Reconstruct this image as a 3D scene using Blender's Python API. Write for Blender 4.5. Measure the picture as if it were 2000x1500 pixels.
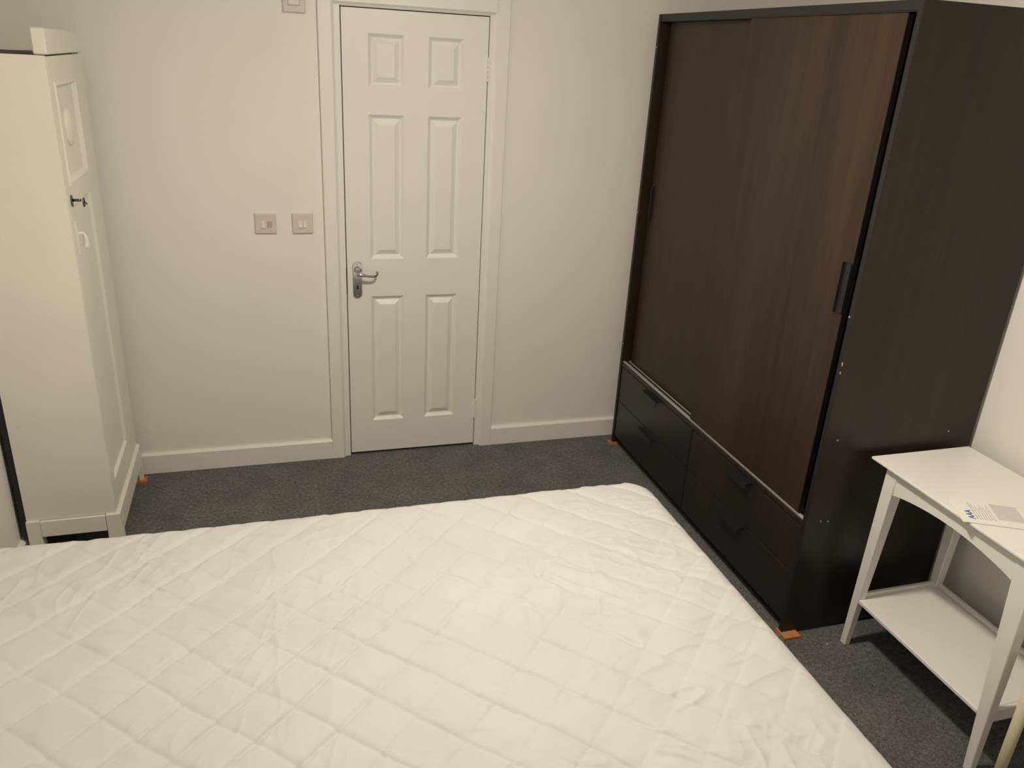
import bpy, bmesh, math, random
import numpy as np
from mathutils import Vector, Matrix, noise

for o in list(bpy.data.objects):
    bpy.data.objects.remove(o)
scene = bpy.context.scene
COL = scene.collection
random.seed(4)

# ------------------------------------------------------------------ camera
# room frame: x to the right along the door wall, y towards the door wall (y = 0), z up, metres
cx, cy, cz = -0.33643, -3.55749, 1.87288
yaw, pitch, roll, focal = 0.31112, 0.39251, -0.05859, 1558.75
f = Vector((math.sin(yaw) * math.cos(pitch), math.cos(yaw) * math.cos(pitch), -math.sin(pitch)))
r = Vector((math.cos(yaw), -math.sin(yaw), 0.0))
d = f.cross(r)
r2 = math.cos(roll) * r + math.sin(roll) * d
d2 = -math.sin(roll) * r + math.cos(roll) * d
cam = bpy.data.cameras.new('camera')
camo = bpy.data.objects.new('camera', cam)
COL.objects.link(camo)
cam.sensor_fit = 'HORIZONTAL'
cam.sensor_width = 36.0
cam.lens = 36.0 * focal / 2000.0
cam.clip_start = 0.02
M = Matrix((r2, -d2, -f)).transposed().to_4x4()
M.translation = Vector((cx, cy, cz))
camo.matrix_world = M
scene.camera = camo

# ------------------------------------------------------------------ world, light, exposure
w = bpy.data.worlds.new('world')
scene.world = w
w.use_nodes = True
w.node_tree.nodes['Background'].inputs[0].default_value = (0.9, 0.8, 0.65, 1)
w.node_tree.nodes['Background'].inputs[1].default_value = 0.0

# the room is lit by one shallow opal lamp in the middle of the ceiling
LAMP = (0.32, -1.82)
LAMP_R, LAMP_H = 0.085, 0.036
LAMP_STRENGTH = 475.0
LAMP_COLOR = (1.0, 0.875, 0.715)

vs = scene.view_settings
vs.view_transform = 'Standard'
vs.look = 'None'
vs.gamma = 1.0
vs.use_curve_mapping = False
vs.exposure = 0.0


# ------------------------------------------------------------------ materials
def new_mat(name):
    m = bpy.data.materials.new(name)
    m.use_nodes = True
    nt = m.node_tree
    b = nt.nodes['Principled BSDF']
    return m, nt, b


def N(nt, typ, **kw):
    n = nt.nodes.new(typ)
    for k, v in kw.items():
        setattr(n, k, v)
    return n


def coords(nt, scale=(1, 1, 1), rot=(0, 0, 0), world=True):
    if world:
        t = N(nt, 'ShaderNodeNewGeometry').outputs['Position']
    else:
        t = N(nt, 'ShaderNodeTexCoord').outputs['Object']
    mp = N(nt, 'ShaderNodeMapping')
    mp.inputs['Scale'].default_value = scale
    mp.inputs['Rotation'].default_value = rot
    nt.links.new(t, mp.inputs[0])
    return mp.outputs[0]


def noise_tex(nt, vec, scale, detail=3, rough=0.5):
    n = N(nt, 'ShaderNodeTexNoise')
    n.inputs['Scale'].default_value = scale
    n.inputs['Detail'].default_value = detail
    n.inputs['Roughness'].default_value = rough
    nt.links.new(vec, n.inputs['Vector'])
    return n.outputs['Fac']


def ramp(nt, fac, stops):
    c = N(nt, 'ShaderNodeValToRGB')
    el = c.color_ramp.elements
    while len(el) < len(stops):
        el.new(0.5)
    for e, (p, col) in zip(el, stops):
        e.position = p
        e.color = (*col, 1)
    nt.links.new(fac, c.inputs[0])
    return c.outputs[0]


def bump(nt, b, h, strength=0.3, dist=0.002):
    bp = N(nt, 'ShaderNodeBump')
    bp.inputs['Strength'].default_value = strength
    bp.inputs['Distance'].default_value = dist
    nt.links.new(h, bp.inputs['Height'])
    nt.links.new(bp.outputs[0], b.inputs['Normal'])


def paint(name, col, rough=0.5, var=0.03, bscale=60, bstr=0.08, spec=0.5):
    m, nt, b = new_mat(name)
    v = coords(nt)
    n = noise_tex(nt, v, 3.0, 4)
    c = ramp(nt, n, [(0.3, tuple(x * (1 - var) for x in col)), (0.7, tuple(min(1, x * (1 + var)) for x in col))])
    nt.links.new(c, b.inputs['Base Color'])
    b.inputs['Roughness'].default_value = rough
    b.inputs['Specular IOR Level'].default_value = spec
    bump(nt, b, noise_tex(nt, v, bscale, 3), bstr, 0.002)
    return m


def metal(name, col, rough):
    m, nt, b = new_mat(name)
    v = coords(nt, (40, 40, 400))
    n = noise_tex(nt, v, 1.0, 2)
    c = ramp(nt, n, [(0.3, tuple(x * 0.95 for x in col)), (0.7, col)])
    nt.links.new(c, b.inputs['Base Color'])
    b.inputs['Metallic'].default_value = 1.0
    b.inputs['Roughness'].default_value = rough
    return m


def dark_wood(name, a, bcol, rough=0.34, streak=(26, 26, 0.9), spec=0.5):
    m, nt, b = new_mat(name)
    v = coords(nt, streak)
    n1 = noise_tex(nt, v, 1.0, 3, 0.6)
    v2 = coords(nt, (260, 260, 5))
    n2 = noise_tex(nt, v2, 1.0, 3, 0.65)
    v3 = coords(nt, (3.2, 3.2, 0.25))
    n3 = noise_tex(nt, v3, 1.0, 2, 0.5)
    mx = N(nt, 'ShaderNodeMath', operation='MULTIPLY_ADD')
    nt.links.new(n1, mx.inputs[0]); mx.inputs[1].default_value = 0.30
    mm = N(nt, 'ShaderNodeMath', operation='MULTIPLY_ADD')
    nt.links.new(n2, mm.inputs[0]); mm.inputs[1].default_value = 0.35
    mq = N(nt, 'ShaderNodeMath', operation='MULTIPLY')
    nt.links.new(n3, mq.inputs[0]); mq.inputs[1].default_value = 0.38
    nt.links.new(mq.outputs[0], mm.inputs[2])
    nt.links.new(mm.outputs[0], mx.inputs[2])
    c = ramp(nt, mx.outputs[0], [(0.40, a), (0.64, bcol)])
    nt.links.new(c, b.inputs['Base Color'])
    b.inputs['Roughness'].default_value = rough
    b.inputs['Specular IOR Level'].default_value = spec
    bump(nt, b, n2, 0.10, 0.001)
    return m


MAT = {}
MAT['wall'] = paint('wall_paint', (0.875, 0.855, 0.815), 0.75, 0.012, 90, 0.10, 0.25)
MAT['ceiling'] = paint('ceiling_paint', (0.80, 0.79, 0.78), 0.85, 0.01, 60, 0.05, 0.2)
MAT['trim'] = paint('trim_gloss_paint', (0.88, 0.86, 0.825), 0.38, 0.012, 40, 0.05)
MAT['door'] = paint('door_paint', (0.87, 0.855, 0.825), 0.42, 0.01, 45, 0.05)
MAT['old_white'] = paint('old_white_paint', (0.85, 0.83, 0.75), 0.42, 0.035, 28, 0.16)
MAT['table_white'] = paint('table_lacquer', (0.92, 0.91, 0.89), 0.33, 0.012, 50, 0.02)
MAT['plastic'] = paint('switch_plastic', (0.70, 0.64, 0.60), 0.35, 0.01, 30, 0.0)
MAT['rocker'] = paint('rocker_plastic', (0.80, 0.77, 0.74), 0.3, 0.01, 30, 0.0)
MAT['plastic_dim'] = paint('switch_insert', (0.50, 0.44, 0.40), 0.4, 0.01, 30, 0.0)
MAT['paper'] = paint('paper', (0.92, 0.91, 0.88), 0.7, 0.01, 80, 0.05, 0.2)
MAT['paper_under'] = paint('paper_under', (0.90, 0.88, 0.83), 0.7, 0.01, 80, 0.05, 0.2)
MAT['print'] = paint('grey_print_and_shadow', (0.50, 0.47, 0.45), 0.8, 0.05, 80, 0.0, 0.1)
MAT['blue_print'] = paint('blue_print', (0.10, 0.12, 0.38), 0.8, 0.03, 80, 0.0, 0.1)
MAT['cream'] = paint('cream_paint', (0.72, 0.66, 0.49), 0.4, 0.05, 30, 0.1)
MAT['chrome'] = metal('chrome', (0.60, 0.60, 0.60), 0.10)
MAT['alu'] = metal('brushed_aluminium', (0.62, 0.61, 0.58), 0.42)
MAT['dark_metal'] = metal('tarnished_metal', (0.16, 0.14, 0.13), 0.4)
MAT['hole'] = paint('keyhole_black', (0.01, 0.01, 0.01), 0.8, 0.0, 10, 0.0, 0.1)
MAT['plate_and_gap_shade'] = paint('strike_plate_and_gap_shade', (0.06, 0.02, 0.015), 0.5, 0.05, 40, 0.0)
MAT['door_wood'] = dark_wood('wardrobe_door_veneer', (0.022, 0.0122, 0.0066), (0.050, 0.0290, 0.0165), 0.42, spec=0.36)
MAT['drawer_wood'] = dark_wood('drawer_veneer', (0.014, 0.0085, 0.0055), (0.030, 0.018, 0.011), 0.36)
MAT['side_wood'] = dark_wood('wardrobe_side_veneer', (0.018, 0.0108, 0.0058), (0.032, 0.0197, 0.0110), 0.36, spec=0.36)
MAT['track'] = paint('pale_track', (0.42, 0.41, 0.385), 0.35, 0.03, 60, 0.0)
MAT['edge_and_shade_black'] = paint('black_brown_edge_and_shade', (0.012, 0.010, 0.009), 0.45, 0.08, 40, 0.02)
MAT['inside'] = paint('wardrobe_inside', (0.010, 0.008, 0.007), 0.6, 0.08, 30, 0.02, 0.2)
MAT['handle_black'] = paint('handle_black', (0.010, 0.010, 0.011), 0.38, 0.05, 40, 0.0)
MAT['raw_wood'] = dark_wood('old_raw_wood', (0.045, 0.030, 0.018), (0.10, 0.070, 0.042), 0.75, (10, 60, 10))
MAT['shim'] = dark_wood('orange_shim_wood', (0.44, 0.175, 0.06), (0.56, 0.24, 0.09), 0.7, (60, 9, 60))
MAT['chip'] = paint('bare_chipboard', (0.55, 0.42, 0.28), 0.8, 0.1, 60, 0.1)
MAT['screw'] = paint('pale_screw_cap', (0.55, 0.53, 0.50), 0.5, 0.02, 60, 0.0)
MAT['base_fabric'] = paint('bed_base_fabric', (0.30, 0.29, 0.28), 0.9, 0.05, 300, 0.2, 0.1)


def carpet_mat():
    m, nt, b = new_mat('grey_carpet_pile')
    v = coords(nt)
    n1 = noise_tex(nt, v, 190, 3, 0.75)
    n2 = noise_tex(nt, v, 70, 3, 0.65)
    n3 = noise_tex(nt, v, 6, 3, 0.6)
    a = N(nt, 'ShaderNodeMath', operation='MULTIPLY_ADD'); nt.links.new(n1, a.inputs[0]); a.inputs[1].default_value = 0.5
    a2 = N(nt, 'ShaderNodeMath', operation='MULTIPLY_ADD'); nt.links.new(n2, a2.inputs[0]); a2.inputs[1].default_value = 0.35
    a3 = N(nt, 'ShaderNodeMath', operation='MULTIPLY'); nt.links.new(n3, a3.inputs[0]); a3.inputs[1].default_value = 0.15
    nt.links.new(a3.outputs[0], a2.inputs[2]); nt.links.new(a2.outputs[0], a.inputs[2])
    c = ramp(nt, a.outputs[0], [(0.36, (0.045, 0.043, 0.043)), (0.50, (0.125, 0.12, 0.118)), (0.66, (0.29, 0.28, 0.275))])
    nt.links.new(c, b.inputs['Base Color'])
    b.inputs['Roughness'].default_value = 0.95
    b.inputs['Specular IOR Level'].default_value = 0.05
    b.inputs['Sheen Weight'].default_value = 0.15
    bump(nt, b, a.outputs[0], 0.9, 0.006)
    return m


def quilt_mat():
    m, nt, b = new_mat('white_quilted_cotton')
    v = coords(nt)
    n = noise_tex(nt, v, 5, 4)
    c = ramp(nt, n, [(0.3, (0.595, 0.602, 0.612)), (0.7, (0.632, 0.640, 0.652))])
    nt.links.new(c, b.inputs['Base Color'])
    b.inputs['Roughness'].default_value = 0.62
    b.inputs['Specular IOR Level'].default_value = 0.3
    b.inputs['Sheen Weight'].default_value = 0.1
    bump(nt, b, noise_tex(nt, v, 900, 2), 0.08, 0.0006)
    return m


def lamp_mat():
    m, nt, b = new_mat('lit_frosted_glass')
    b.inputs['Base Color'].default_value = (0.85, 0.85, 0.85, 1)
    b.inputs['Emission Color'].default_value = (*LAMP_COLOR, 1)
    b.inputs['Emission Strength'].default_value = LAMP_STRENGTH
    return m


def window_film():
    m, nt, b = new_mat('envelope_window_film')
    v = coords(nt)
    c = ramp(nt, noise_tex(nt, v, 25, 3), [(0.3, (0.66, 0.63, 0.63)), (0.7, (0.73, 0.70, 0.70))])
    nt.links.new(c, b.inputs['Base Color'])
    b.inputs['Roughness'].default_value = 0.25
    return m


MAT['carpet'] = carpet_mat()
MAT['quilt'] = quilt_mat()
MAT['film'] = window_film()
MAT['lamp'] = lamp_mat()

# ------------------------------------------------------------------ object helpers
WLOC = {}


def link(name, me, mat, parent=None, origin=None):
    o = bpy.data.objects.new(name, me)
    COL.objects.link(o)
    if mat is not None and not me.materials:
        me.materials.append(MAT[mat])
    if origin is None:
        co = np.empty(len(me.vertices) * 3)
        me.vertices.foreach_get('co', co)
        co = co.reshape(-1, 3)
        c = (co.min(0) + co.max(0)) / 2
        if parent is None:
            c[2] = co[:, 2].min()
        origin = Vector(c)
    origin = Vector(origin)
    me.transform(Matrix.Translation(-origin))
    WLOC[o.name] = origin
    if parent is not None:
        o.parent = parent
        o.location = origin - WLOC[parent.name]
    else:
        o.location = origin
    return o


def thing(name, label, cat, loc, group=None):
    o = bpy.data.objects.new(name, None)
    COL.objects.link(o)
    o.empty_display_size = 0.1
    o.location = loc
    WLOC[o.name] = Vector(loc)
    return tag(o, label, cat, group)


def tag(o, label, cat, group=None):
    o['label'] = label
    o['category'] = cat
    if group:
        o['group'] = group
    return o


def structure(o):
    o['kind'] = 'structure'
    return o


def from_bm(bm, name, mat, parent=None, smooth=False, origin=None):
    bmesh.ops.recalc_face_normals(bm, faces=bm.faces)
    me = bpy.data.meshes.new(name)
    bm.to_mesh(me)
    bm.free()
    if smooth:
        for p in me.polygons:
            p.use_smooth = True
    return link(name, me, mat, parent, origin)


def add_box(bm, lo, hi, bev=0.0, seg=1):
    lo = Vector(lo); hi = Vector(hi)
    res = bmesh.ops.create_cube(bm, size=1.0)
    vsx = res['verts']
    for v in vsx:
        v.co = Vector(((lo.x + hi.x) / 2 + v.co.x * (hi.x - lo.x), (lo.y + hi.y) / 2 + v.co.y * (hi.y - lo.y),
                       (lo.z + hi.z) / 2 + v.co.z * (hi.z - lo.z)))
    if bev > 0:
        es = list({e for v in vsx for e in v.link_edges})
        bmesh.ops.bevel(bm, geom=es, offset=bev, segments=seg, affect='EDGES', profile=0.5)


def box(name, mat, lo, hi, parent=None, bev=0.002, seg=1):
    bm = bmesh.new()
    add_box(bm, lo, hi, bev, seg)
    return from_bm(bm, name, mat, parent)


def add_prism(bm, pts, axis, a, b):
    """closed outline pts (2-D) swept along an axis from a to b; axis 0: (y,z), 1: (x,z), 2: (x,y)"""
    def mk(p, t):
        if axis == 0: return (t, p[0], p[1])
        if axis == 1: return (p[0], t, p[1])
        return (p[0], p[1], t)
    va = [bm.verts.new(mk(p, a)) for p in pts]
    vb = [bm.verts.new(mk(p, b)) for p in pts]
    bm.faces.new(va)
    bm.faces.new(list(reversed(vb)))
    n = len(pts)
    for i in range(n):
        bm.faces.new((va[i], va[(i + 1) % n], vb[(i + 1) % n], vb[i]))


def prism(name, mat, pts, axis, a, b, parent=None, bev=0.0):
    bm = bmesh.new()
    add_prism(bm, pts, axis, a, b)
    if bev:
        bmesh.ops.recalc_face_normals(bm, faces=bm.faces)
        es = [e for e in bm.edges if len(e.link_faces) == 2 and e.calc_face_angle(0) > 0.6]
        bmesh.ops.bevel(bm, geom=es, offset=bev, segments=1, affect='EDGES')
    return from_bm(bm, name, mat, parent)


def add_tube(bm, path, radii, seg=12):
    path = [Vector(p) for p in path]
    rings = []
    up = Vector((0.13, 0.21, 0.97)).normalized()
    for i, p in enumerate(path):
        t = (path[min(i + 1, len(path) - 1)] - path[max(i - 1, 0)]).normalized()
        u = up - t * up.dot(t)
        if u.length < 1e-3:
            u = Vector((1, 0, 0)) - t * t.x
        u.normalize()
        v = t.cross(u)
        rad = radii[i] if isinstance(radii, (list, tuple)) else radii
        rings.append([bm.verts.new(p + rad * (math.cos(2 * math.pi * k / seg) * u + math.sin(2 * math.pi * k / seg) * v)) for k in range(seg)])
        up = u
    for a, b in zip(rings, rings[1:]):
        for k in range(seg):
            bm.faces.new((a[k], a[(k + 1) % seg], b[(k + 1) % seg], b[k]))
    bm.faces.new(list(reversed(rings[0])))
    bm.faces.new(rings[-1])


def tube(name, mat, path, radii, parent=None, seg=12):
    bm = bmesh.new()
    add_tube(bm, path, radii, seg)
    o = from_bm(bm, name, mat, parent, smooth=True)
    return o


def taper_leg(name, mat, top, bot, ztop, zbot, parent, bev=0.002):
    """square leg; top / bot = (x0, x1, y0, y1) rectangles"""
    bm = bmesh.new()
    va = [bm.verts.new((x, y, zbot)) for x, y in ((bot[0], bot[2]), (bot[1], bot[2]), (bot[1], bot[3]), (bot[0], bot[3]))]
    vb = [bm.verts.new((x, y, ztop)) for x, y in ((top[0], top[2]), (top[1], top[2]), (top[1], top[3]), (top[0], top[3]))]
    bm.faces.new(list(reversed(va))); bm.faces.new(vb)
    for i in range(4):
        bm.faces.new((va[i], va[(i + 1) % 4], vb[(i + 1) % 4], vb[i]))
    bmesh.ops.recalc_face_normals(bm, faces=bm.faces)
    bmesh.ops.bevel(bm, geom=list(bm.edges), offset=bev, segments=1, affect='EDGES')
    return from_bm(bm, name, mat, parent)


# ------------------------------------------------------------------ room shell
XL, XR, YB, YF, ZC = -1.285, 1.962, 0.0, -3.78, 2.46
T = 0.10
DW, DZ0, DZ1 = 0.614, 0.014, 2.007            # door leaf
structure(box('floor', 'carpet', (XL - T, YF - T, -0.08), (XR + T, YB + T + 0.3, 0.0), bev=0))
structure(box('ceiling', 'ceiling', (XL - T, YF - T, ZC), (XR + T, YB + T, ZC + 0.08), bev=0))
structure(box('wall_left', 'wall', (XL - T, YF - T, 0), (XL, YB + T, ZC), bev=0))
structure(box('wall_right', 'wall', (XR, YF - T, 0), (XR + T, YB + T, ZC), bev=0))
structure(box('wall_front', 'wall', (XL, YF - T, 0), (XR, YF, ZC), bev=0))
bm = bmesh.new()                               # door wall with its opening
ox0, ox1, oz1 = -0.030, DW + 0.030, 2.040
add_box(bm, (XL, 0, 0), (ox0, T, ZC))
add_box(bm, (ox1, 0, 0), (XR, T, ZC))
add_box(bm, (ox0, 0, oz1), (ox1, T, ZC))
structure(from_bm(bm, 'wall_back', 'wall'))

SK = 0.097


def skirting(name, axis, a, b, wall, sgn):
    """profile with an eased top edge; wall = coordinate of the wall face, sgn = direction into the room"""
    pr = [(wall, 0.0), (wall + sgn * 0.018, 0.0), (wall + sgn * 0.018, SK - 0.007), (wall + sgn * 0.011, SK), (wall, SK)]
    return structure(prism(name, 'trim', pr, axis, a, b))


ARL, ARR, ARZ = -0.092, 0.703, 2.078           # outer edges of the architrave
skirting('baseboard_back', 0, XL + 0.018, ARL, 0.0, -1)
skirting('baseboard_back', 0, ARR, XR - 0.018, 0.0, -1)
skirting('baseboard_left', 1, YF, 0.0, XL, 1)
skirting('baseboard_right', 1, YF, 0.0, XR, -1)
skirting('baseboard_front', 0, XL + 0.018, XR - 0.018, YF, 1)

# architrave: two uprights and a head, each with a bevelled inner edge
aw = 0.064


def arch_profile(outer, inward):
    o, s = outer, inward
    return [(o, 0.0), (o, -0.017), (o + s * 0.003, -0.019), (o + s * (aw - 0.012), -0.019), (o + s * (aw - 0.004), -0.010), (o + s * aw, -0.008), (o + s * aw, 0.0)]


structure(prism('trim_1', 'trim', arch_profile(ARL, 1), 2, 0.0, ARZ))
structure(prism('trim_2', 'trim', arch_profile(ARR, -1), 2, 0.0, ARZ))
structure(prism('trim_3', 'trim', [(y, z) for z, y in arch_profile(ARZ, -1)], 0, ARL + aw, ARR - aw))
# door lining (jambs and head) showing as a thin lip round the leaf
structure(box('trim_4', 'trim', (ox0, -0.006, 0), (-0.0045, 0.09, oz1), bev=0.002))
structure(box('trim_5', 'trim', (DW + 0.0035, -0.006, 0), (ox1, 0.09, oz1), bev=0.002))
structure(box('trim_6', 'trim', (-0.0045, -0.006, DZ1 + 0.004), (DW + 0.0035, 0.09, oz1), bev=0.002))
# dark brown sheet standing in for the shade in the gaps round the leaf
structure(box('leaf_gap_shade', 'plate_and_gap_shade', (-0.0045, 0.05, 0.0), (DW + 0.0035, 0.055, oz1 - 0.002), bev=0))

# ------------------------------------------------------------------ six-panel door
YD = 0.0                                        # front face of the leaf
cols = [(0.106, 0.256), (0.358, 0.508)]
rows = [(0.180, 0.808), (0.982, 1.602), (1.710, 1.916)]
xs = [0.0] + [c for p in cols for c in p] + [DW]
zs = [DZ0] + [c for p in rows for c in p] + [DZ1]
bm = bmesh.new()
th = 0.038
for i in range(len(xs) - 1):
    for j in range(len(zs) - 1):
        if i % 2 == 1 and j % 2 == 1:
            continue                             # panel hole
        q = [bm.verts.new((x, YD, z)) for x, z in ((xs[i], zs[j]), (xs[i + 1], zs[j]), (xs[i + 1], zs[j + 1]), (xs[i], zs[j + 1]))]
        bm.faces.new(q)
add = [bm.verts.new((x, YD + th, z)) for x, z in ((0, DZ0), (DW, DZ0), (DW, DZ1), (0, DZ1))]
frt = [bm.verts.new((x, YD, z)) for x, z in ((0, DZ0), (DW, DZ0), (DW, DZ1), (0, DZ1))]
bm.faces.new(add)
for k in range(4):
    bm.faces.new((frt[k], frt[(k + 1) % 4], add[(k + 1) % 4], add[k]))
bmesh.ops.remove_doubles(bm, verts=bm.verts, dist=1e-5)
door = structure(from_bm(bm, 'door_1', 'door'))
for (x0, x1) in cols:
    for (z0, z1) in rows:
        bm = bmesh.new()
        prof = [(0.0, 0.0), (0.003, 0.0022), (0.013, 0.0115), (0.016, 0.0128), (0.019, 0.0128), (0.040, 0.0022), (0.042, 0.0018)]
        rings = []
        for ins, dep in prof:
            rings.append([bm.verts.new((x, YD + dep, z)) for x, z in ((x0 + ins, z0 + ins), (x1 - ins, z0 + ins), (x1 - ins, z1 - ins), (x0 + ins, z1 - ins))])
        for a, b in zip(rings, rings[1:]):
            for k in range(4):
                bm.faces.new((a[k], a[(k + 1) % 4], b[(k + 1) % 4], b[k]))
        bm.faces.new(rings[-1])
        from_bm(bm, 'door_panel', 'door', door)


def stadium(cxx, z0, z1, hw, n=10):
    pts = []
    for k in range(n + 1):
        a = math.pi * k / n
        pts.append((cxx + hw * math.cos(a), z1 - hw + hw * math.sin(a)))
    for k in range(n + 1):
        a = math.pi + math.pi * k / n
        pts.append((cxx + hw * math.cos(a), z0 + hw + hw * math.sin(a)))
    return pts


hp = prism('handle_plate', 'chrome', stadium(0.0445, 0.803, 0.973, 0.0205), 1, -0.007, 0.0, door, bev=0.002)
hp['label'] = 'chrome lever handle on an oval ended backplate'
bm = bmesh.new()
add_tube(bm, [(0.0445, -0.006, 0.936), (0.0445, -0.012, 0.935), (0.0445, -0.020, 0.933), (0.0445, -0.045, 0.926)], [0.0145, 0.013, 0.0085, 0.0075], 16)
pth = [(0.037, -0.047, 0.927), (0.045, -0.050, 0.925), (0.062, -0.052, 0.922), (0.085, -0.052, 0.918), (0.106, -0.051, 0.915), (0.120, -0.048, 0.916), (0.128, -0.043, 0.921), (0.130, -0.037, 0.927), (0.127, -0.033, 0.931)]
add_tube(bm, pth, [0.008, 0.0085, 0.0075, 0.0062, 0.0058, 0.0056, 0.0054, 0.0056, 0.0062], 14)
from_bm(bm, 'lever', 'chrome', hp, smooth=True)
bm = bmesh.new()
add_prism(bm, [(0.0445 + 0.0042 * math.cos(a), 0.858 + 0.0042 * math.sin(a)) for a in [2 * math.pi * k / 12 for k in range(12)]], 1, -0.0076, -0.0066)
add_prism(bm, [(0.0425, 0.858), (0.0465, 0.858), (0.0475, 0.845), (0.0415, 0.845)], 1, -0.0075, -0.0066)
from_bm(bm, 'keyhole', 'hole', hp)
for z in (0.962, 0.815):
    bm = bmesh.new()
    add_prism(bm, [(0.0445 + 0.0035 * math.cos(a), z + 0.0035 * math.sin(a)) for a in [2 * math.pi * k / 10 for k in range(10)]], 1, -0.0084, -0.0066)
    from_bm(bm, 'screw', 'alu', hp)
box('strike_plate', 'plate_and_gap_shade', (-0.0052, -0.0062, 0.825), (-0.0030, 0.02, 0.949), door, 0.0003)
for z0, z1 in ((1.752, 1.850), (0.155, 0.255)):
    bm = bmesh.new()
    kx, ky = DW + 0.0018, -0.0065
    n = 5
    for k in range(n):
        a = z0 + (z1 - z0) * k / n
        add_tube(bm, [(kx, ky, a + 0.0008), (kx, ky, a + (z1 - z0) / n - 0.0008)], 0.0052, 10)
    add_box(bm, (kx - 0.011, -0.0016, z0), (kx - 0.001, 0.004, z1), 0.0004)
    add_box(bm, (kx + 0.001, -0.0076, z0), (kx + 0.011, 0.004, z1), 0.0004)
    hg = from_bm(bm, 'hinge', 'trim', door)
    hg['label'] = 'painted knuckle hinge'

# ------------------------------------------------------------------ ceiling lamp
lampt = thing('ceiling_light', 'shallow round opal lamp in the middle of the ceiling, outside the picture', 'lamp', (LAMP[0], LAMP[1], ZC))
bm = bmesh.new()
add_prism(bm, [(LAMP[0] + (LAMP_R + 0.010) * math.cos(a), LAMP[1] + (LAMP_R + 0.010) * math.sin(a)) for a in [2 * math.pi * k / 40 for k in range(40)]], 2, ZC - 0.030, ZC)
from_bm(bm, 'lamp_base', 'trim', lampt)
bm = bmesh.new()
rings = []
for j in range(5):
    a = j / 5 * math.pi / 2
    rings.append([bm.verts.new((LAMP[0] + LAMP_R * math.cos(a) * math.cos(2 * math.pi * k / 20), LAMP[1] + LAMP_R * math.cos(a) * math.sin(2 * math.pi * k / 20), ZC - 0.030 - LAMP_H * math.sin(a))) for k in range(20)])
for a, b in zip(rings, rings[1:]):
    for k in range(20):
        bm.faces.new((a[k], a[(k + 1) % 20], b[(k + 1) % 20], b[k]))
bm.faces.new(rings[-1])
bm.faces.new(rings[0])
from_bm(bm, 'lamp_glass', 'lamp', lampt, smooth=True)

# ------------------------------------------------------------------ switches on the door wall


def plate(name, label, cx0, cz0, group=None):
    t = thing(name, label, 'switch', (cx0, 0.0, cz0 - 0.043), group)
    bm = bmesh.new()
    h = 0.0435
    ins = 0.004
    rings = []
    for hh, y in ((h, 0.0), (h, -0.0065), (h - ins, -0.0095)):
        rings.append([bm.verts.new((cx0 + sx * hh, y, cz0 + sz * hh)) for sx, sz in ((-1, -1), (1, -1), (1, 1), (-1, 1))])
    for a, b in zip(rings, rings[1:]):
        for k in range(4):
            bm.faces.new((a[k], a[(k + 1) % 4], b[(k + 1) % 4], b[k]))
    bm.faces.new(rings[-1])
    from_bm(bm, 'face_plate', 'plastic', t)
    for sx in (-1, 1):
        bm = bmesh.new()
        add_prism(bm, [(cx0 + sx * 0.030 + 0.003 * math.cos(a), cz0 + 0.003 * math.sin(a)) for a in [2 * math.pi * k / 10 for k in range(10)]], 1, -0.0102, -0.009)
        from_bm(bm, 'screw_cover', 'plastic', t)
    return t


def rocker(t, x, z, wd=0.0135, h=0.029):
    bm = bmesh.new()
    pts = [(-0.0085, z - h / 2), (-0.0150, z - h / 2), (-0.0118, z), (-0.0108, z + h / 2), (-0.0085, z + h / 2)]
    add_prism(bm, pts, 0, x - wd / 2, x + wd / 2)
    from_bm(bm, 'rocker', 'rocker', t)


sw1 = plate('light_switch', 'square two-rocker light switch on the wall right beside the door frame', -0.1845, 1.1455)
rocker(sw1, -0.1945, 1.143); rocker(sw1, -0.1745, 1.143)
sw2 = plate('fused_switch', 'square wall switch with one rocker and a fuse carrier, left of the two-rocker switch', -0.338, 1.1455)
rocker(sw2, -0.3475, 1.143, 0.013, 0.030)
box('fuse_carrier', 'plastic_dim', (-0.332, -0.0112, 1.130), (-0.312, -0.0085, 1.156), sw2, 0.0012)
sw3 = plate('isolator_switch', 'square switch plate high up on the wall, cut by the top of the picture', -0.180, 2.016)
box('rocker_frame', 'plastic_dim', (-0.203, -0.0104, 1.9985), (-0.157, -0.0088, 2.034), sw3, 0.001)
rocker(sw3, -0.180, 2.016, 0.040, 0.031)

# ------------------------------------------------------------------ narrow white cupboard on the left
X0, X1, Y0, Y1 = -1.250, -0.946, -0.651, -0.068      # back, front, near, far
cup = thing('narrow_cupboard', 'narrow old white painted cupboard on legs in the left corner by the wall', 'cupboard', ((X0 + X1) / 2, (Y0 + Y1) / 2, 0))
ZP = 0.181
bx1 = X1 - 0.018
box('side_panel', 'old_white', (X0, Y0, ZP), (bx1, Y0 + 0.018, 1.789), cup, 0.0004)
box('side_panel', 'old_white', (X0, Y1 - 0.018, ZP), (bx1, Y1, 1.789), cup, 0.0004)
box('back_panel', 'edge_and_shade_black', (X0 - 0.022, Y0 + 0.004, 0.10), (X0, Y1 - 0.002, 1.782), cup, 0.001)  # black and set proud to stand in for shade between cupboard and wall
box('top_board', 'raw_wood', (X0, Y0 + 0.018, 1.770), (bx1, Y1 - 0.018, 1.7865), cup, 0.001)
box('bottom_board', 'old_white', (X0, Y0 + 0.018, ZP), (bx1, Y1 - 0.018, ZP + 0.018), cup, 0.001)
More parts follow.
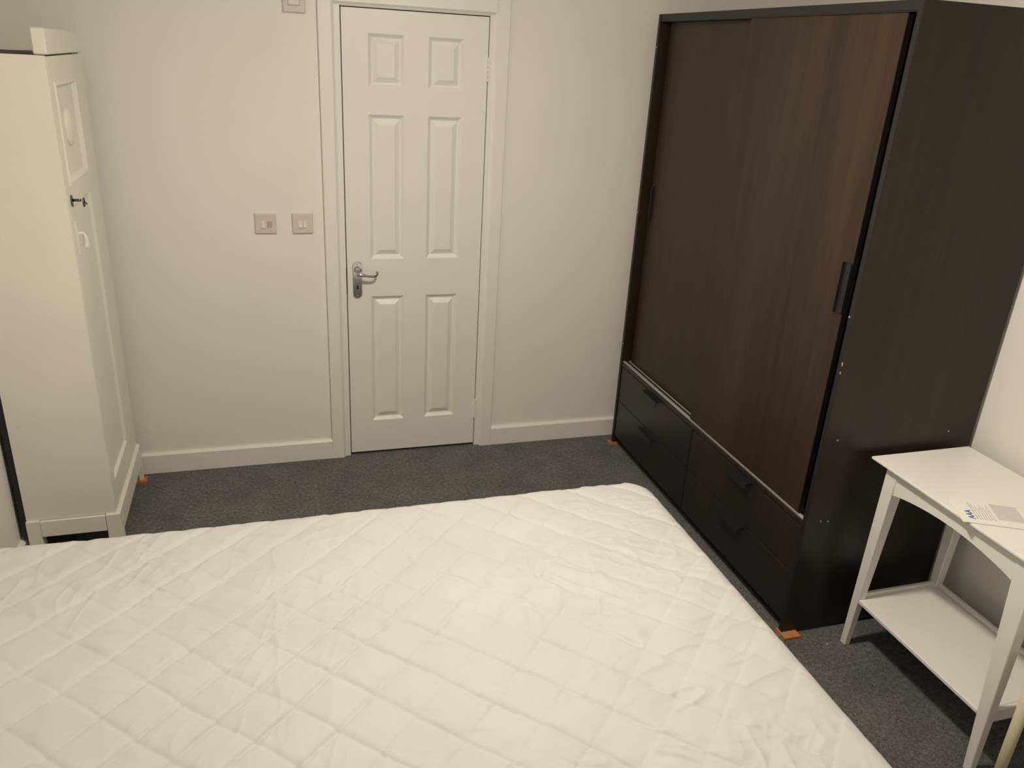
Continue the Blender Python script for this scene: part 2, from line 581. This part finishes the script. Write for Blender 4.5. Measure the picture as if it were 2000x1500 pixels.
# face frame and door
bm = bmesh.new()
add_box(bm, (bx1, Y0, ZP), (X1 - 0.002, Y0 + 0.010, 1.789), 0.0004)
add_box(bm, (bx1, -0.118, ZP), (X1 - 0.002, Y1, 1.789), 0.001)
add_box(bm, (bx1, Y0 + 0.010, ZP), (X1 - 0.002, -0.118, ZP + 0.012), 0.001)
from_bm(bm, 'face_frame', 'old_white', cup)
dY0, dY1, dZ0, dZ1 = Y0 + 0.0115, -0.1195, ZP + 0.0135, 1.786
PY0, PY1 = -0.592, -0.262
PZ = [(0.290, 1.325), (1.388, 1.712)]
bm = bmesh.new()
ysx = [dY0, PY0, PY1, dY1]
zsx = [dZ0, PZ[0][0], PZ[0][1], PZ[1][0], PZ[1][1], dZ1]
for i in range(3):
    for j in range(5):
        if i == 1 and j % 2 == 1:
            continue
        bm.faces.new([bm.verts.new((X1, y, z)) for y, z in ((ysx[i], zsx[j]), (ysx[i + 1], zsx[j]), (ysx[i + 1], zsx[j + 1]), (ysx[i], zsx[j + 1]))])
fr_ = [bm.verts.new((X1, y, z)) for y, z in ((dY0, dZ0), (dY1, dZ0), (dY1, dZ1), (dY0, dZ1))]
bk_ = [bm.verts.new((bx1, y, z)) for y, z in ((dY0, dZ0), (dY1, dZ0), (dY1, dZ1), (dY0, dZ1))]
bm.faces.new(bk_)
for k in range(4):
    bm.faces.new((fr_[k], fr_[(k + 1) % 4], bk_[(k + 1) % 4], bk_[k]))
bmesh.ops.remove_doubles(bm, verts=bm.verts, dist=1e-5)
cd = from_bm(bm, 'cupboard_door', 'old_white', cup)
for (z0, z1), prof in zip(PZ, ([(0.0, 0.0), (0.004, -0.001), (0.013, -0.010), (0.016, -0.011)],
                              [(0.0, 0.0), (0.003, 0.004), (0.011, 0.005), (0.015, 0.001), (0.022, -0.009), (0.025, -0.010)])):
    bm = bmesh.new()
    rings = []
    for ins, h in prof:
        rings.append([bm.verts.new((X1 + h, y, z)) for y, z in ((PY0 + ins, z0 + ins), (PY1 - ins, z0 + ins), (PY1 - ins, z1 - ins), (PY0 + ins, z1 - ins))])
    for a, b in zip(rings, rings[1:]):
        for k in range(4):
            bm.faces.new((a[k], a[(k + 1) % 4], b[(k + 1) % 4], b[k]))
    bm.faces.new(rings[-1])
    from_bm(bm, 'cupboard_panel', 'old_white', cd)
bm = bmesh.new()                                     # oval boss in the middle of the upper panel
res = bmesh.ops.create_uvsphere(bm, u_segments=20, v_segments=10, radius=1.0)
for v in bm.verts:
    v.co = Vector((X1 - 0.008 + 0.013 * v.co.x, -0.43 + 0.045 * v.co.y, 1.560 + 0.060 * v.co.z))
from_bm(bm, 'oval_boss', 'old_white', cd, smooth=True)
# lock and key
bm = bmesh.new()
add_prism(bm, [(-0.600 + 0.011 * math.cos(a), 1.345 + 0.019 * math.sin(a)) for a in [2 * math.pi * k / 14 for k in range(14)]], 0, X1 - 0.0005, X1 + 0.004)
lk = from_bm(bm, 'lock_plate', 'dark_metal', cd)
bm = bmesh.new()
add_tube(bm, [(X1 + 0.003, -0.600, 1.347), (X1 + 0.020, -0.600, 1.347), (X1 + 0.030, -0.600, 1.347)], [0.0045, 0.0045, 0.004], 10)
ring = [(X1 + 0.037, -0.600 + 0.009 * math.cos(a), 1.340 + 0.013 * math.sin(a)) for a in [2 * math.pi * k / 12 for k in range(13)]]
add_tube(bm, ring, 0.0028, 8)
add_tube(bm, [(X1 + 0.037, -0.586, 1.338), (X1 + 0.040, -0.572, 1.330)], [0.003, 0.0025], 8)
key = from_bm(bm, 'cupboard_key', 'dark_metal', cd, smooth=True)
key['label'] = 'dark metal key standing in the lock'
# white drop handle
bm = bmesh.new()
add_box(bm, (X1 - 0.0005, -0.602, 1.165), (X1 + 0.003, -0.584, 1.275), 0.001)
add_tube(bm, [(X1 + 0.001, -0.578, 1.232), (X1 + 0.014, -0.573, 1.232), (X1 + 0.020, -0.571, 1.222), (X1 + 0.021, -0.569, 1.200), (X1 + 0.018, -0.568, 1.186)], [0.005, 0.0055, 0.006, 0.008, 0.010], 10)
add_box(bm, (X1 - 0.0005, -0.586, 1.222), (X1 + 0.003, -0.570, 1.243), 0.001)
dh = from_bm(bm, 'drop_handle', 'trim', cd)
dh['label'] = 'glossy white drop handle below the key'
# cornice board standing on the front edge, its far top corner rounded off
pr = [(Y0, 1.7915), (-0.105, 1.7915)]
for k in range(9):
    a = k / 8 * math.pi / 2
    pr.append((-0.205 + 0.095 * math.cos(a), 1.7955 + 0.062 * math.sin(a)))
pr += [(-0.36, 1.8635), (Y0 + 0.004, 1.8665), (Y0, 1.8665)]
prism('cornice', 'old_white', pr, 0, X1 - 0.032, X1 + 0.007, cup, bev=0.004)
# leg frame: rails and four feet
pf, pn = X1 + 0.012, Y0 - 0.010
bm = bmesh.new()
add_box(bm, (X0 + 0.045, pn, 0.113), (pf - 0.052, pn + 0.022, ZP - 0.002), 0.0015)
from_bm(bm, 'plinth_rail', 'old_white', cup)
box('plinth_rail', 'old_white', (pf - 0.022, pn + 0.052, 0.090), (pf, Y1 - 0.022, ZP - 0.002), cup, 0.0015)
box('plinth_rail', 'old_white', (X0 + 0.045, Y1 - 0.022, 0.113), (pf - 0.052, Y1, ZP - 0.002), cup, 0.0015)
for (a, b) in ((X0 - 0.002, pn), (pf - 0.050, pn), (X0 - 0.002, Y1 - 0.022), (pf - 0.050, Y1 - 0.022)):
    wx = 0.046 if a < -1.1 else 0.050
    wy = 0.050 if b < -0.3 else 0.024
    far = b > -0.3
    if far and a > -1.1:
        a, wx = pf - 0.018, 0.018
    box('leg', 'old_white', (a, b, 0.010 if far and a > -1.1 else 0.0), (a + wx, b + wy, ZP), cup, 0.0015)

# ------------------------------------------------------------------ dark sliding-door wardrobe
W0, W1 = 1.3405, 1.948            # front, back
V0, V1 = -1.656, -0.107           # near side, far side
ZL = 0.0115
ZT = ZL + 2.05
ward = thing('sliding_wardrobe', 'large black-brown wardrobe with two sliding doors above four drawers', 'wardrobe', ((W0 + W1) / 2, (V0 + V1) / 2, ZL))
t2 = 0.019
for ya in (V0, V1 - t2):
    sp = box('side_panel', 'side_wood', (W0 + 0.0015, ya, ZL), (W1, ya + t2, ZT), ward, 0.0006)
    box('edge_band', 'edge_and_shade_black', (W0, ya + 0.0005, ZL + 0.0005), (W0 + 0.0015, ya + t2 - 0.0005, ZT - 0.0005), sp, 0)
box('top_panel', 'edge_and_shade_black', (W0 + 0.002, V0 + t2, ZT - 0.026), (W1, V1 - t2, ZT), ward, 0.001)
box('back_panel', 'inside', (W1 - 0.008, V0 + t2, ZL + 0.02), (W1, V1 - t2, ZT - 0.026), ward, 0)
ZS = 0.462                          # shelf over the drawers
box('middle_shelf', 'drawer_wood', (W0 + 0.004, V0 + t2, ZS - 0.020), (W1 - 0.008, V1 - t2, ZS), ward, 0.001)
box('bottom_panel', 'inside', (W0 + 0.03, V0 + t2, ZL + 0.045), (W1 - 0.008, V1 - t2, ZL + 0.063), ward, 0.001)
YM = -0.868
box('divider', 'inside', (W0 + 0.03, YM - 0.009, ZL + 0.063), (W1 - 0.008, YM + 0.009, ZS - 0.020), ward, 0)
box('toe_board', 'inside', (W0 + 0.03, V0 + t2, ZL), (W0 + 0.045, V1 - t2, ZL + 0.046), ward, 0)
# tracks: two aluminium rails on the shelf, two under the top
for xx in (W0 + 0.008, W0 + 0.040):
    bm = bmesh.new()
    add_box(bm, (xx, V0 + t2 + 0.001, ZS), (xx + 0.014, V1 - t2 - 0.001, ZS + 0.006), 0.001)
    tr = from_bm(bm, 'bottom_track', 'track', ward)
    tr['label'] = 'pale aluminium sliding track'
for xx in (W0 + 0.004, W0 + 0.036):
    tr = box('top_track', 'handle_black', (xx, V0 + t2 + 0.001, ZT - 0.0295), (xx + 0.003, V1 - t2 - 0.001, ZT - 0.026), ward, 0)
# sliding doors
d1 = box('sliding_door', 'door_wood', (W0 + 0.008, -1.596, ZS + 0.009), (W0 + 0.028, -0.828, ZT - 0.030), ward, 0.0006)
box('edge_band', 'edge_and_shade_black', (W0 + 0.009, -1.598, ZS + 0.010), (W0 + 0.027, -1.596, ZT - 0.031), d1, 0)
d2_ = box('sliding_door', 'door_wood', (W0 + 0.040, -0.900, ZS + 0.009), (W0 + 0.060, -0.150, ZT - 0.030), ward, 0.0012)


def edge_handle(parent, x, ya, yb, za, zb):
    bm = bmesh.new()
    add_box(bm, (x - 0.004, min(ya, yb), za), (x + 0.004, max(ya, yb), zb), 0.001)
    lip = min(ya, yb)
    add_box(bm, (x - 0.012, yb - 0.002, za), (x + 0.004, yb + 0.002, zb), 0.0008)
    o = from_bm(bm, 'door_handle', 'handle_black', parent)
    return o


edge_handle(d1, W0 + 0.007, -1.597, -1.566, 1.183, 1.342)
edge_handle(d2_, W0 + 0.039, -0.152, -0.178, 1.183, 1.342)
# light edging along the foot of the near door
box('edge_strip', 'track', (W0 + 0.0065, -1.600, ZS + 0.007), (W0 + 0.010, -0.830, ZS + 0.010), d1, 0)
# drawers
zmid = 0.252
for (ya, yb) in ((V0 + t2 + 0.003, YM - 0.0025), (YM + 0.0025, V1 - t2 - 0.003)):
    for (za, zb, hz) in ((ZL + 0.040, zmid - 0.0015, 0.228), (zmid + 0.0015, ZS - 0.024, 0.424)):
        dr = box('drawer', 'drawer_wood', (W0 + 0.005, ya, za), (W0 + 0.023, yb, zb), ward, 0.001)
        yc = (ya + yb) / 2 + (0.006 if ya > -1 else -0.002)
        bm = bmesh.new()
        pr = [(W0 + 0.007, hz + 0.012), (W0 - 0.020, hz + 0.008), (W0 - 0.021, hz - 0.014), (W0 - 0.018, hz - 0.014), (W0 - 0.017, hz + 0.004), (W0 + 0.007, hz + 0.008)]
        add_prism(bm, pr, 1, yc - 0.073, yc + 0.073)
        from_bm(bm, 'drawer_handle', 'handle_black', dr)
# near-end stop of the track, screw caps and chips in the near side panel
bm = bmesh.new()
add_tube(bm, [(W0 + 0.030, V0 + t2 + 0.012, ZS), (W0 + 0.030, V0 + t2 + 0.012, ZS + 0.018), (W0 + 0.030, V0 + t2 + 0.012, ZS + 0.024)], [0.008, 0.008, 0.004], 12)
from_bm(bm, 'track_stop', 'screw', ward)
for (x, z) in ((1.390, 0.775), (1.838, 0.769), (1.399, 0.468), (1.429, 0.464)):
    bm = bmesh.new()
    add_prism(bm, [(x + 0.0028 * math.cos(a), z + 0.0028 * math.sin(a)) for a in [2 * math.pi * k / 8 for k in range(8)]], 1, V0 - 0.0012, V0 + 0.001)
    from_bm(bm, 'screw_cap', 'screw', ward)
for (y, z) in ((V1 - 0.012, 1.215), (V1 - 0.012, 0.560), (V1 - 0.012, 1.930), (V0 + 0.014, 1.190)):
    bm = bmesh.new()
    add_prism(bm, [(y + 0.0028 * math.cos(a), z + 0.0028 * math.sin(a)) for a in [2 * math.pi * k / 8 for k in range(8)]], 0, W0 - 0.0015, W0 + 0.001)
    from_bm(bm, 'screw_cap', 'screw', ward)
for (z, h) in ((1.041, 0.010), (1.012, 0.006)):
    bm = bmesh.new()
    bmesh.ops.create_icosphere(bm, subdivisions=1, radius=1.0)
    for v in bm.verts:
        v.co = Vector((W0 + 0.0015 + 0.0025 * v.co.x, V0 + 0.0012 + 0.0022 * v.co.y, z + h * v.co.z))
    ch = from_bm(bm, 'edge_chip', 'chip', ward)
    ch['label'] = 'pale chip in the front edge'

# orange wedges under the furniture


def shim(label, x0, x1, y0, y1, h0, h1, group=None):
    bm = bmesh.new()
    add_prism(bm, [(x0, 0.0), (x1, 0.0), (x1, h1), (x0, h0)], 1, y0, y1)
    o = from_bm(bm, 'wooden_shim', 'shim')
    return tag(o, label, 'shim', group)


shim('orange wooden shim under the near front corner of the dark wardrobe', 1.334, 1.400, -1.690, -1.630, 0.0112, 0.0112)
shim('tiny orange wooden shim at the far foot of the dark wardrobe, by the baseboard', 1.322, 1.372, -0.135, -0.100, 0.0112, 0.0112)
shim('orange wooden shim under the far front foot of the white cupboard', -0.990, -0.920, -0.105, -0.060, 0.0098, 0.0098)
for y in (V0 + 0.02, V1 - 0.06):
    box('foot', 'handle_black', (W1 - 0.055, y, 0.0), (W1 - 0.010, y + 0.04, ZL + 0.001), ward, 0.001)

# ------------------------------------------------------------------ bed
BX0, BX1, BY0, BY1, BZ, BZ0 = -1.185, 0.866, -2.885, -1.380, 0.552, 0.300
base = thing('bed_base', 'low fabric bed base hidden beneath the white mattress', 'bed', ((BX0 + BX1) / 2, (BY0 + BY1) / 2, 0))
box('base_box', 'base_fabric', (BX0 + 0.03, BY0 + 0.03, 0.045), (BX1 - 0.035, BY1 - 0.035, BZ0), base, 0.012, 2)
for x in (BX0 + 0.10, BX1 - 0.12):
    for y in (BY0 + 0.10, BY1 - 0.12):
        tube('castor', 'handle_black', [(x, y, 0.0), (x, y, 0.045)], [0.022, 0.022], base, 12)


def mattress():
    hx, hy = (BX1 - BX0) / 2, (BY1 - BY0) / 2
    mx, my = (BX0 + BX1) / 2, (BY0 + BY1) / 2
    R, rr = 0.105, 0.058

    def axis(h):
        inner = np.arange(-(h - R), (h - R) + 1e-6, 0.0036)
        inner = np.linspace(-(h - R), h - R, len(inner))
        t = 1 - np.cos(np.linspace(0, math.pi / 2, 12))          # denser near the rim
        rim = R * (1 - t[::-1])
        rim = np.sort(R * np.sin(np.linspace(0, math.pi / 2, 30)))[1:]
        return np.concatenate([-(h - R) - rim[::-1], inner, (h - R) + rim])
    ax, ay = axis(hx), axis(hy)
    X, Y = np.meshgrid(ax, ay, indexing='ij')
    qx, qy = np.clip(X, -(hx - R), hx - R), np.clip(Y, -(hy - R), hy - R)
    dx, dy = X - qx, Y - qy
    L = np.hypot(dx, dy)
    k = np.where(L > 1e-9, np.maximum(abs(dx), abs(dy)) / np.maximum(L, 1e-9), 1.0)
    dx, dy = dx * k, dy * k
    e = R - np.hypot(dx, dy)                                     # distance to the rim
    px, py = mx + qx + dx, my + qy + dy
    drop = np.where(e < rr, rr - np.sqrt(np.maximum(rr * rr - (rr - np.minimum(e, rr)) ** 2, 0)), 0.0)
    # stitched diamonds: two families of lines at 45 degrees, not quite evenly pitched
    s, t = px - py, px + py
    sk = np.array([-0.3, .86, 1.03, 1.195, 1.385, 1.55, 1.695, 1.84, 2.01, 2.175, 2.345, 2.505, 2.67, 2.83, 2.985, 4.0])
    sp = np.array([-6.9, 0, 1, 2, 3, 4, 5, 6, 7, 8, 9, 10, 11, 12, 13, 19.1])
    n0 = vnoise(px * 5.1, py * 5.1, 3) * 0.05
    ps = np.interp(s, sk, sp) + n0
    pt = (t + 2.519) / 0.1655 + vnoise(px * 4.3 + 9, py * 4.3, 5) * 0.07
    ds = np.abs(ps - np.round(ps)) * 0.168 / math.sqrt(2)        # metres to the nearest seam
    dt = np.abs(pt - np.round(pt)) * 0.1655 / math.sqrt(2)
    # the t-seams fade out towards the left, as the cloth is stretched there
    wt = np.clip((s - 0.0) * 0 + 0.62 + 0.35 * np.clip((px + 0.75) / 0.5, -1, 1), 0.2, 1.0)
    ws = 0.72 + 0.28 * vnoise(px * 2.2, py * 2.2 + 3, 11)
    wt = wt * (0.65 + 0.35 * vnoise(px * 2.7 + 5, py * 2.7, 13))
    seam = ws * np.exp(-(ds / 0.0060) ** 1.2) + wt * np.exp(-(dt / 0.0060) ** 1.2)
    # the cloth lies in shallow pleats, each strip a little higher along one stitched line
    fs, ft = ps - np.floor(ps), pt - np.floor(pt)
    saw = ws * smooth_saw(fs) * 0.0042 * np.clip((0.10 - px) / 0.4, -0.95, 1.0) + wt * smooth_saw(1 - ft) * 0.0014
    puff = np.minimum(ds, 0.05) * np.minimum(dt, 0.05) * 1.0
    # puckers: short wrinkles, in each part running its own way, strongest at the foot of the bed
    ang = 0.5 + 1.5 * vnoise(px * 1.9, py * 1.9, 21) + 0.7 * vnoise(px * 6, py * 6, 22)
    wx = px + 0.022 * vnoise(px * 9, py * 9, 71)
    wy = py + 0.022 * vnoise(px * 9 + 7, py * 9, 72)
    wr = np.zeros_like(px)
    for q, (aq, fu, fv, am) in enumerate(((0.25, 8, 27, 1.0), (-0.55, 9, 30, 0.85), (1.25, 8, 28, 0.75), (-0.1, 19, 50, 0.40), (0.8, 18, 46, 0.35))):
        a_ = aq + 0.35 * vnoise(px * 2.1 + q, py * 2.1, 80 + q)
        m_ = np.clip(0.25 + 1.3 * vnoise(px * 3.1 + 3 * q, py * 3.1, 90 + q), 0, 1)
        u, v = np.cos(aq) * wx + np.sin(aq) * wy, -np.sin(aq) * wx + np.cos(aq) * wy
        nn = vnoise(u * fu, v * fv, 31 + q)
        wr += am * m_ * ((1 - np.abs(nn)) ** 2.5 - 0.35)
    wr2 = vnoise(wx * 30, wy * 30, 41)
    amt = 0.55 + 0.55 * np.clip(0.8 * vnoise(px * 2.4 + 4, py * 2.4, 51) + 0.15 + 0.9 * np.clip(px + 0.3, 0, 0.8), 0, 1.3)
    fold = np.exp(-((px + 0.372 - 0.004 * np.sin(py * 40)) / 0.007) ** 2) * np.clip((py + 2.35) * 6, 0, 1) * np.clip((-1.44 - py) * 8, 0, 1)
    fade = np.clip(e / 0.05, 0.15, 1)
    z = BZ - drop + fade * (-0.0068 * seam + saw + puff + 0.0064 * amt * wr + 0.0013 * wr2 + 0.0028 * fold + 0.004 * vnoise(px * 1.6, py * 1.6, 61))
    nx, ny = X.shape
    V = np.stack([px, py, z], -1).reshape(-1, 3)
    idx = np.arange(nx * ny).reshape(nx, ny)
    F = np.stack([idx[:-1, :-1], idx[1:, :-1], idx[1:, 1:], idx[:-1, 1:]], -1).reshape(-1, 4)
    loop = np.concatenate([idx[:, 0], idx[-1, 1:], idx[-2::-1, -1], idx[0, -2:0:-1]])
    verts = [V]; faces = [F]
    prev = loop
    base_i = len(V)
    P = V[loop]
    n = len(loop)
    zr = np.linspace(BZ - rr, BZ0 + 0.03, 7)
    outd = np.stack([P[:, 0] - np.clip(P[:, 0], BX0 + R, BX1 - R), P[:, 1] - np.clip(P[:, 1], BY0 + R, BY1 - R)], -1)
    outd = outd / np.maximum(np.linalg.norm(outd, axis=1), 1e-9)[:, None]
    rows_ = [(zz, 0.0035 * math.sin(math.pi * i / 6)) for i, zz in enumerate(zr)][1:] + [(BZ0 + 0.012, -0.008), (BZ0 + 0.001, -0.03)]
    for zz, off in rows_:
        ring = np.column_stack([P[:, :2] + outd * off, np.full(n, zz)])
        verts.append(ring)
        cur = base_i + np.arange(n)
        base_i += n
        faces.append(np.stack([prev, np.roll(prev, -1), np.roll(cur, -1), cur], -1))
        prev = cur
    V = np.concatenate(verts); F = np.concatenate(faces)
    me = bpy.data.meshes.new('mattress')
    me.from_pydata(V.tolist(), [], F.tolist() + [prev[::-1].tolist()])
    me.update()
    bm = bmesh.new(); bm.from_mesh(me)
    bmesh.ops.recalc_face_normals(bm, faces=bm.faces)
    bm.to_mesh(me); bm.free()
    me.polygons.foreach_set('use_smooth', [True] * len(me.polygons))
    o = link('mattress', me, 'quilt')
    return tag(o, 'white mattress in a wrinkled diamond-quilted protector filling the foreground', 'mattress')


def smooth_saw(fr):
    """-0.5 .. 0.5 ramp that drops back over the last tenth"""
    return np.where(fr < 0.92, fr / 0.92, (1 - fr) / 0.08) - 0.5


def vnoise(x, y, seed):
    """smooth value noise in [-1, 1], vectorised"""
    rng = np.random.RandomState(seed)
    tab = rng.rand(256, 256) * 2 - 1
    xi, yi = np.floor(x).astype(int), np.floor(y).astype(int)
    fx, fy = x - xi, y - yi
    fx = fx * fx * fx * (fx * (fx * 6 - 15) + 10)
    fy = fy * fy * fy * (fy * (fy * 6 - 15) + 10)
    a = tab[xi % 256, yi % 256]; b = tab[(xi + 1) % 256, yi % 256]
    c = tab[xi % 256, (yi + 1) % 256]; d_ = tab[(xi + 1) % 256, (yi + 1) % 256]
    return (a * (1 - fx) + b * fx) * (1 - fy) + (c * (1 - fx) + d_ * fx) * fy


mattress()

# ------------------------------------------------------------------ white side table
TX0, TX1, TY0, TY1, TZ = 1.515, 1.913, -2.355, -1.685, 0.720
tab = thing('side_table', 'white side table with a bowed apron and lower shelf beside the dark wardrobe', 'table', ((TX0 + TX1) / 2, (TY0 + TY1) / 2, 0))
box('table_top', 'table_white', (TX0, TY0, TZ - 0.0085), (TX1, TY1, TZ), tab, 0.0022, 2)
zt = TZ - 0.0085
LX0, LX1 = 1.536, 1.896
taper_leg('leg', 'table_white', (LX0, LX0 + 0.046, -1.786, -1.738), (LX0 - 0.002, LX0 + 0.021, -1.757, -1.733), zt, 0, tab)
taper_leg('leg', 'table_white', (LX0, LX0 + 0.046, -2.299, -2.236), (LX0 - 0.002, LX0 + 0.021, -2.318, -2.293), zt, 0, tab)
taper_leg('leg', 'table_white', (LX1 - 0.046, LX1, -1.786, -1.738), (LX1 - 0.028, LX1 - 0.005, -1.757, -1.733), zt, 0, tab)
taper_leg('leg', 'table_white', (LX1 - 0.046, LX1, -2.299, -2.240), (LX1 - 0.028, LX1 - 0.005, -2.318, -2.293), zt, 0, tab)


def apron(axis, a, b, pa, pb, ze, zmid_):
    """board with an arched lower edge between two legs"""
    pts = [(a, zt), (b, zt)]
    n = 18
    for k in range(n + 1):
        q = k / n
        s = math.sin(math.pi * q) ** 0.8
        pts.append((b + (a - b) * q, ze + (zmid_ - ze) * s))
    return prism('apron', 'table_white', pts, axis, pa, pb, tab)


apron(0, -2.240, -1.784, LX0 + 0.004, LX0 + 0.020, 0.626, 0.655)
apron(0, -2.240, -1.784, LX1 - 0.020, LX1 - 0.004, 0.626, 0.655)
apron(1, LX0 + 0.044, LX1 - 0.044, -1.762, -1.746, 0.632, 0.655)
apron(1, LX0 + 0.044, LX1 - 0.044, -2.290, -2.274, 0.632, 0.655)
box('shelf', 'table_white', (1.539, -2.276, 0.186), (1.872, -1.752, 0.200), tab, 0.002)
box('shelf_rail', 'table_white', (1.560, -1.755, 0.168), (1.872, -1.743, 0.216), tab, 0.0015)
box('shelf_rail', 'table_white', (1.560, -2.298, 0.166), (1.872, -2.284, 0.210), tab, 0.0015)
box('shelf_rail', 'table_white', (1.872, -2.284, 0.168), (1.886, -1.755, 0.216), tab, 0.0015)

# papers on the table: a sheet under a window envelope, both turned and overhanging the front edge
C0 = Vector((1.497, -2.086, 0))
U = Vector((0.447, 0.894, 0)).normalized()
Vv = Vector((0.894, -0.447, 0)).normalized()


def sheet(bm, u0, u1, v0, v1, z, th):
    pts = [(v0, u0), (v1, u0), (v1, u1), (v0, u1)]
    w_ = [(C0 + Vv * a + U * b) for a, b in pts]
    add_prism(bm, [(p.x, p.y) for p in w_], 2, z, z + th)


bm = bmesh.new()
sheet(bm, 0.001, 0.139, 0.0, 0.228, TZ + 0.0003, 0.0009)
tag(from_bm(bm, 'folded_letter', 'paper_under'), 'plain white folded sheet peeking out under the printed envelope on the side table', 'paper')
env = thing('window_envelope', 'printed white envelope with a grey window lying on the side table', 'envelope', C0 + U * 0.07 + Vv * 0.12 + Vector((0, 0, TZ + 0.0015)))
bm = bmesh.new()
sheet(bm, 0.0, 0.137, 0.0065, 0.236, TZ + 0.0015, 0.0016)
from_bm(bm, 'envelope_body', 'paper', env)
ze = TZ + 0.0031
bm = bmesh.new()
sheet(bm, 0.034, 0.121, 0.107, 0.181, ze, 0.0003)
from_bm(bm, 'envelope_window', 'film', env)
bm = bmesh.new()
sheet(bm, 0.1205, 0.1225, 0.106, 0.182, ze, 0.0004)
from_bm(bm, 'window_edge_shadow', 'print', env)  # grey strip paints the shadow along one edge of the window
bm = bmesh.new()
sheet(bm, 0.024, 0.122, 0.0465, 0.0485, ze, 0.0003)
from_bm(bm, 'printed_rule', 'print', env)
bm = bmesh.new()
rng = random.Random(8)
for k in range(7):
    v0 = 0.054 + 0.0068 * k
    u = 0.024 + 0.002 * (k % 2)
    end = 0.112 - 0.010 * (k % 3)
    while u < end:
        wl = rng.uniform(0.006, 0.018)
        sheet(bm, u, min(u + wl, end), v0, v0 + 0.0018, ze, 0.0003)
        u += wl + 0.003
tx = from_bm(bm, 'printed_text', 'print', env)
tx['kind'] = 'stuff'
# blue heading, letters reading along the short edge
fc = bpy.data.curves.new('heading', 'FONT')
fc.body = 'AAA'
fc.size = 0.0245
fc.extrude = 0.00015
fc.offset = 0.0006
tmp = bpy.data.objects.new('heading_text', fc)
COL.objects.link(tmp)
bpy.context.view_layer.update()
me = bpy.data.meshes.new_from_object(tmp.evaluated_get(bpy.context.evaluated_depsgraph_get()))
bpy.data.objects.remove(tmp)
org = C0 + U * 0.022 + Vv * 0.040 + Vector((0, 0, ze + 0.0003))
me.transform(Matrix(((U.x, -Vv.x, 0, org.x), (U.y, -Vv.y, 0, org.y), (0, 0, 1, org.z), (0, 0, 0, 1))))
me.materials.clear()
hd = link('printed_heading', me, 'blue_print', env)
hd['label'] = 'bold blue printed heading'

# ------------------------------------------------------------------ cream stool, only one leg in the picture
SX0, SX1, SY0, SY1, SZ = 1.484, 1.850, -2.800, -2.402, 0.470
st = thing('wooden_stool', 'cream painted stool whose round leg shows in front of the side table', 'stool', ((SX0 + SX1) / 2, (SY0 + SY1) / 2, 0))
box('seat', 'cream', (SX0 - 0.004, SY0 - 0.004, SZ - 0.025), (SX1 + 0.004, SY1 + 0.004, SZ), st, 0.006, 2)
for x in (SX0 + 0.014, SX1 - 0.014):
    for y in (SY0 + 0.014, SY1 - 0.014):
        tube('leg', 'cream', [(x, y, 0.0), (x, y, 0.2), (x, y, SZ - 0.025)], [0.0115, 0.0145, 0.0165], st, 14)
for y in (SY0 + 0.014, SY1 - 0.014):
    tube('stretcher', 'cream', [(SX0 + 0.026, y, 0.40), (SX1 - 0.026, y, 0.40)], [0.008, 0.008], st, 10)

# speck of white fluff on the carpet
bm = bmesh.new()
bmesh.ops.create_icosphere(bm, subdivisions=2, radius=1.0)
for v in bm.verts:
    q = 1 + 0.35 * noise.noise(v.co * 2.1)
    v.co = Vector((1.474 + 0.007 * q * v.co.x, -1.742 + 0.006 * q * v.co.y, 0.003 + 0.004 * q * v.co.z))
tag(from_bm(bm, 'lint', 'base_fabric', smooth=True), 'small grey scrap of fluff on the carpet between table leg and wardrobe corner', 'lint')
